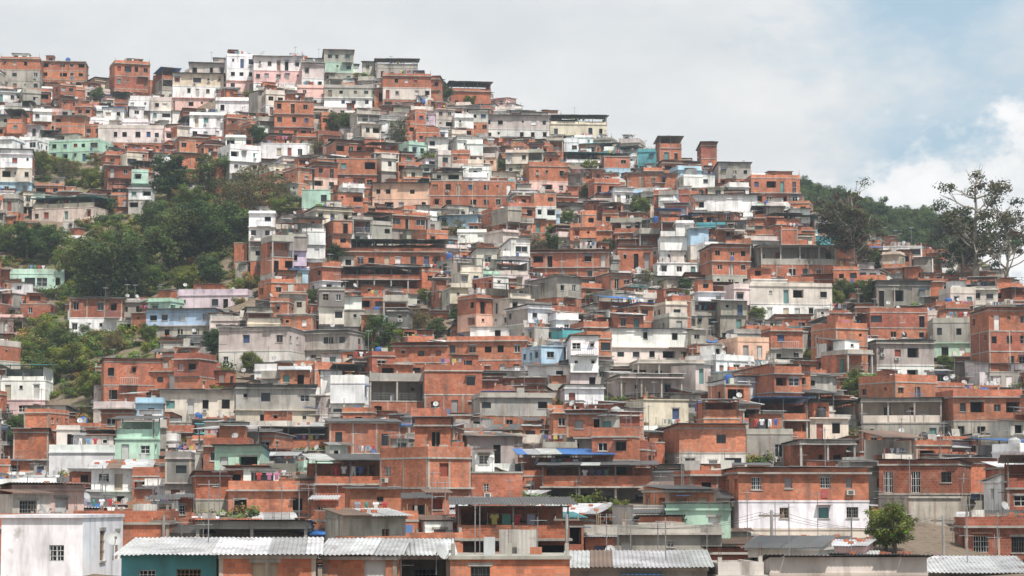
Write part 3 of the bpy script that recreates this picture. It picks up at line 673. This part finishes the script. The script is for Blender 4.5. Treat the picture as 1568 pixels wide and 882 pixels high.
for i in range(150):
    px=R.uniform(1175,1480); d=R.uniform(600,655); a,_=ray(px,330); k=R.choice([0,0,1]); s=R.uniform(.65,1.0)
    obj('crown',R.choice(TMs[k]),(a*d,d,H(a*d,d)-1.5),R.uniform(0,6.28),s,forest)
veg=bpy.data.objects.new('hillside_vegetation',None); scene.collection.objects.link(veg)
nb=0
FA=FT[:nf]
for _ in range(24000):
    d=R.uniform(200,560); x=R.uniform(-.23,.22)*d; z=H(x,d); px,row=proj(x,d,z)
    g=any(a-6<px<b+6 and t-5<row<bb+8 for a,b,t,bb in GREEN)
    if not g and R.random()>.12: continue
    if g and R.random()>.5: continue
    if not g and not(0<px<1568): continue
    if np.any((np.abs(x-FA[:,0])<FA[:,2]/2+.2)&(np.abs(d-FA[:,1])<FA[:,3]/2+.4)): continue
    s=R.uniform(.5,1.5); obj('clump',R.choice(BM),(x,d,z-.1),R.uniform(0,6.28),(s*1.2,s,s*R.uniform(.6,1.2)),veg); nb+=1
print('bushes',nb)
# ---------------------------------------------------------------- poles and wires
pts=[]
for px,bs,h,d in((1182,850,68,150),(868,850,62,150),(560,850,60,155),(250,850,60,150),(1445,850,60,160)):
    a,b=ray(px,bs); x,y_,z=a*d,d,b*d; hh=h/F*d; B=MB(); B.tube([(0,0,-5),(0,0,hh)],[.13,.09],CO,(.35,.34,.32),8); B.box(-.8,.8,-.05,.05,hh-.4,hh-.28,PA,(.2,.17,.14))
    for q in(-.7,0,.7): B.tube([(q,0,hh-.28),(q,0,hh-.12)],[.04,.03],PA,(.4,.3,.25),6)
    obj('utility_pole',B.mesh('utility_pole',MATS),(x,y_,z)); pts.append((x,y_,z+hh-.12))
pts.sort(); B=MB()
for p,q in zip(pts[:-1],pts[1:]):
    for o in(-.7,0,.7):
        B.tube([(p[0]+(q[0]-p[0])*t+o,p[1]+(q[1]-p[1])*t,p[2]+(q[2]-p[2])*t-.9*4*t*(1-t)) for t in np.linspace(0,1,9)],[.012]*9,PA,(.03,.03,.03),4)
obj('power_line',B.mesh('power_line',MATS))
# ---------------------------------------------------------------- light haze of humid air over the valley
m,nt=newmat('humid_air'); vs=N(nt,'ShaderNodeVolumeScatter'); vs.inputs['Color'].default_value=(.80,.92,1,1); vs.inputs['Density'].default_value=.0002; vs.inputs['Anisotropy'].default_value=.2
o=N(nt,'ShaderNodeOutputMaterial'); L(nt,vs.outputs[0],o.inputs['Volume'])
B=MB(); B.box(-1500,1500,-150,1500,-60,260,0,(1,1,1)); obj('haze',B.mesh('haze',[m]))
# ---------------------------------------------------------------- light, sky, camera
SE=math.radians(56); az=(.5,-.86)
sv=Vector((az[0]*math.cos(SE),az[1]*math.cos(SE),math.sin(SE)))
sl=bpy.data.lights.new('sun','SUN'); sl.energy=5.0; sl.angle=math.radians(.7); sl.color=(1,.955,.89)
so=bpy.data.objects.new('sun',sl); scene.collection.objects.link(so); so.rotation_euler=sv.to_track_quat('Z','Y').to_euler()
wd=bpy.data.worlds.new('World'); scene.world=wd; wd.use_nodes=True; nt=wd.node_tree; nt.nodes.clear()
sky=N(nt,'ShaderNodeTexSky',sky_type='NISHITA'); sky.sun_disc=False; sky.sun_elevation=SE; sky.sun_rotation=math.atan2(az[0],az[1]); sky.dust_density=1.5
tc=N(nt,'ShaderNodeTexCoord').outputs['Generated']; sx=N(nt,'ShaderNodeSeparateXYZ'); L(nt,tc,sx.inputs[0])
n1=noise(nt,tc,6.,8,.55,(1,1,2.6)); n2=noise(nt,tc,20,9,.6,(1,1,1.5)); n3=noise(nt,tc,9,8,.58,(1,1,2))
thr=rng_(nt,sx.outputs[0],.04,.16,.14,.50)
def ma(op,a,b):
    n=nt.nodes.new('ShaderNodeMath'); n.operation=op
    for i,v in enumerate((a,b)):
        if hasattr(v,'is_output'): nt.links.new(v,n.inputs[i])
        else: n.inputs[i].default_value=v
    return n.outputs[0]
base=ma('ADD',ma('MULTIPLY',n1,.62),ma('MULTIPLY',n2,.38))
f1=rng_(nt,ma('SUBTRACT',base,thr),-.03,.15)
vx=ma('DIVIDE',ma('SUBTRACT',sx.outputs[0],.212),.075); vz=ma('DIVIDE',ma('SUBTRACT',sx.outputs[2],.124),.032)
gq=ma('SUBTRACT',1.1,ma('ADD',ma('MULTIPLY',vx,vx),ma('MULTIPLY',vz,vz)))
f2=rng_(nt,ma('ADD',gq,ma('MULTIPLY',ma('SUBTRACT',n2,.5),7.)),.0,.8)
cc=mix(nt,rng_(nt,n3,.36,.64),(7.3,7.8,8.2),(9.2,9.4,9.5))
cu=mix(nt,rng_(nt,n2,.42,.6),(8.2,8.7,9.1),(11.,11.1,11.2))
col=mix(nt,f1,mix(nt,.3,(4.8,7.0,8.7),sky.outputs[0]),cc); col=mix(nt,ma('MULTIPLY',f2,.93),col,cu)
bg=N(nt,'ShaderNodeBackground'); bg.inputs[1].default_value=.1; L(nt,col,bg.inputs[0]); o=N(nt,'ShaderNodeOutputWorld'); L(nt,bg.outputs[0],o.inputs[0])
cam=bpy.data.cameras.new('camera'); cam.lens=85; cam.sensor_width=36; cam.clip_end=20000; cam.clip_start=1
co=bpy.data.objects.new('camera',cam); scene.collection.objects.link(co); co.location=(0,0,0); co.rotation_euler=(math.radians(90)+PIT,0,0); scene.camera=co
scene.view_settings.view_transform='Standard'; scene.view_settings.look='None'; scene.view_settings.exposure=0
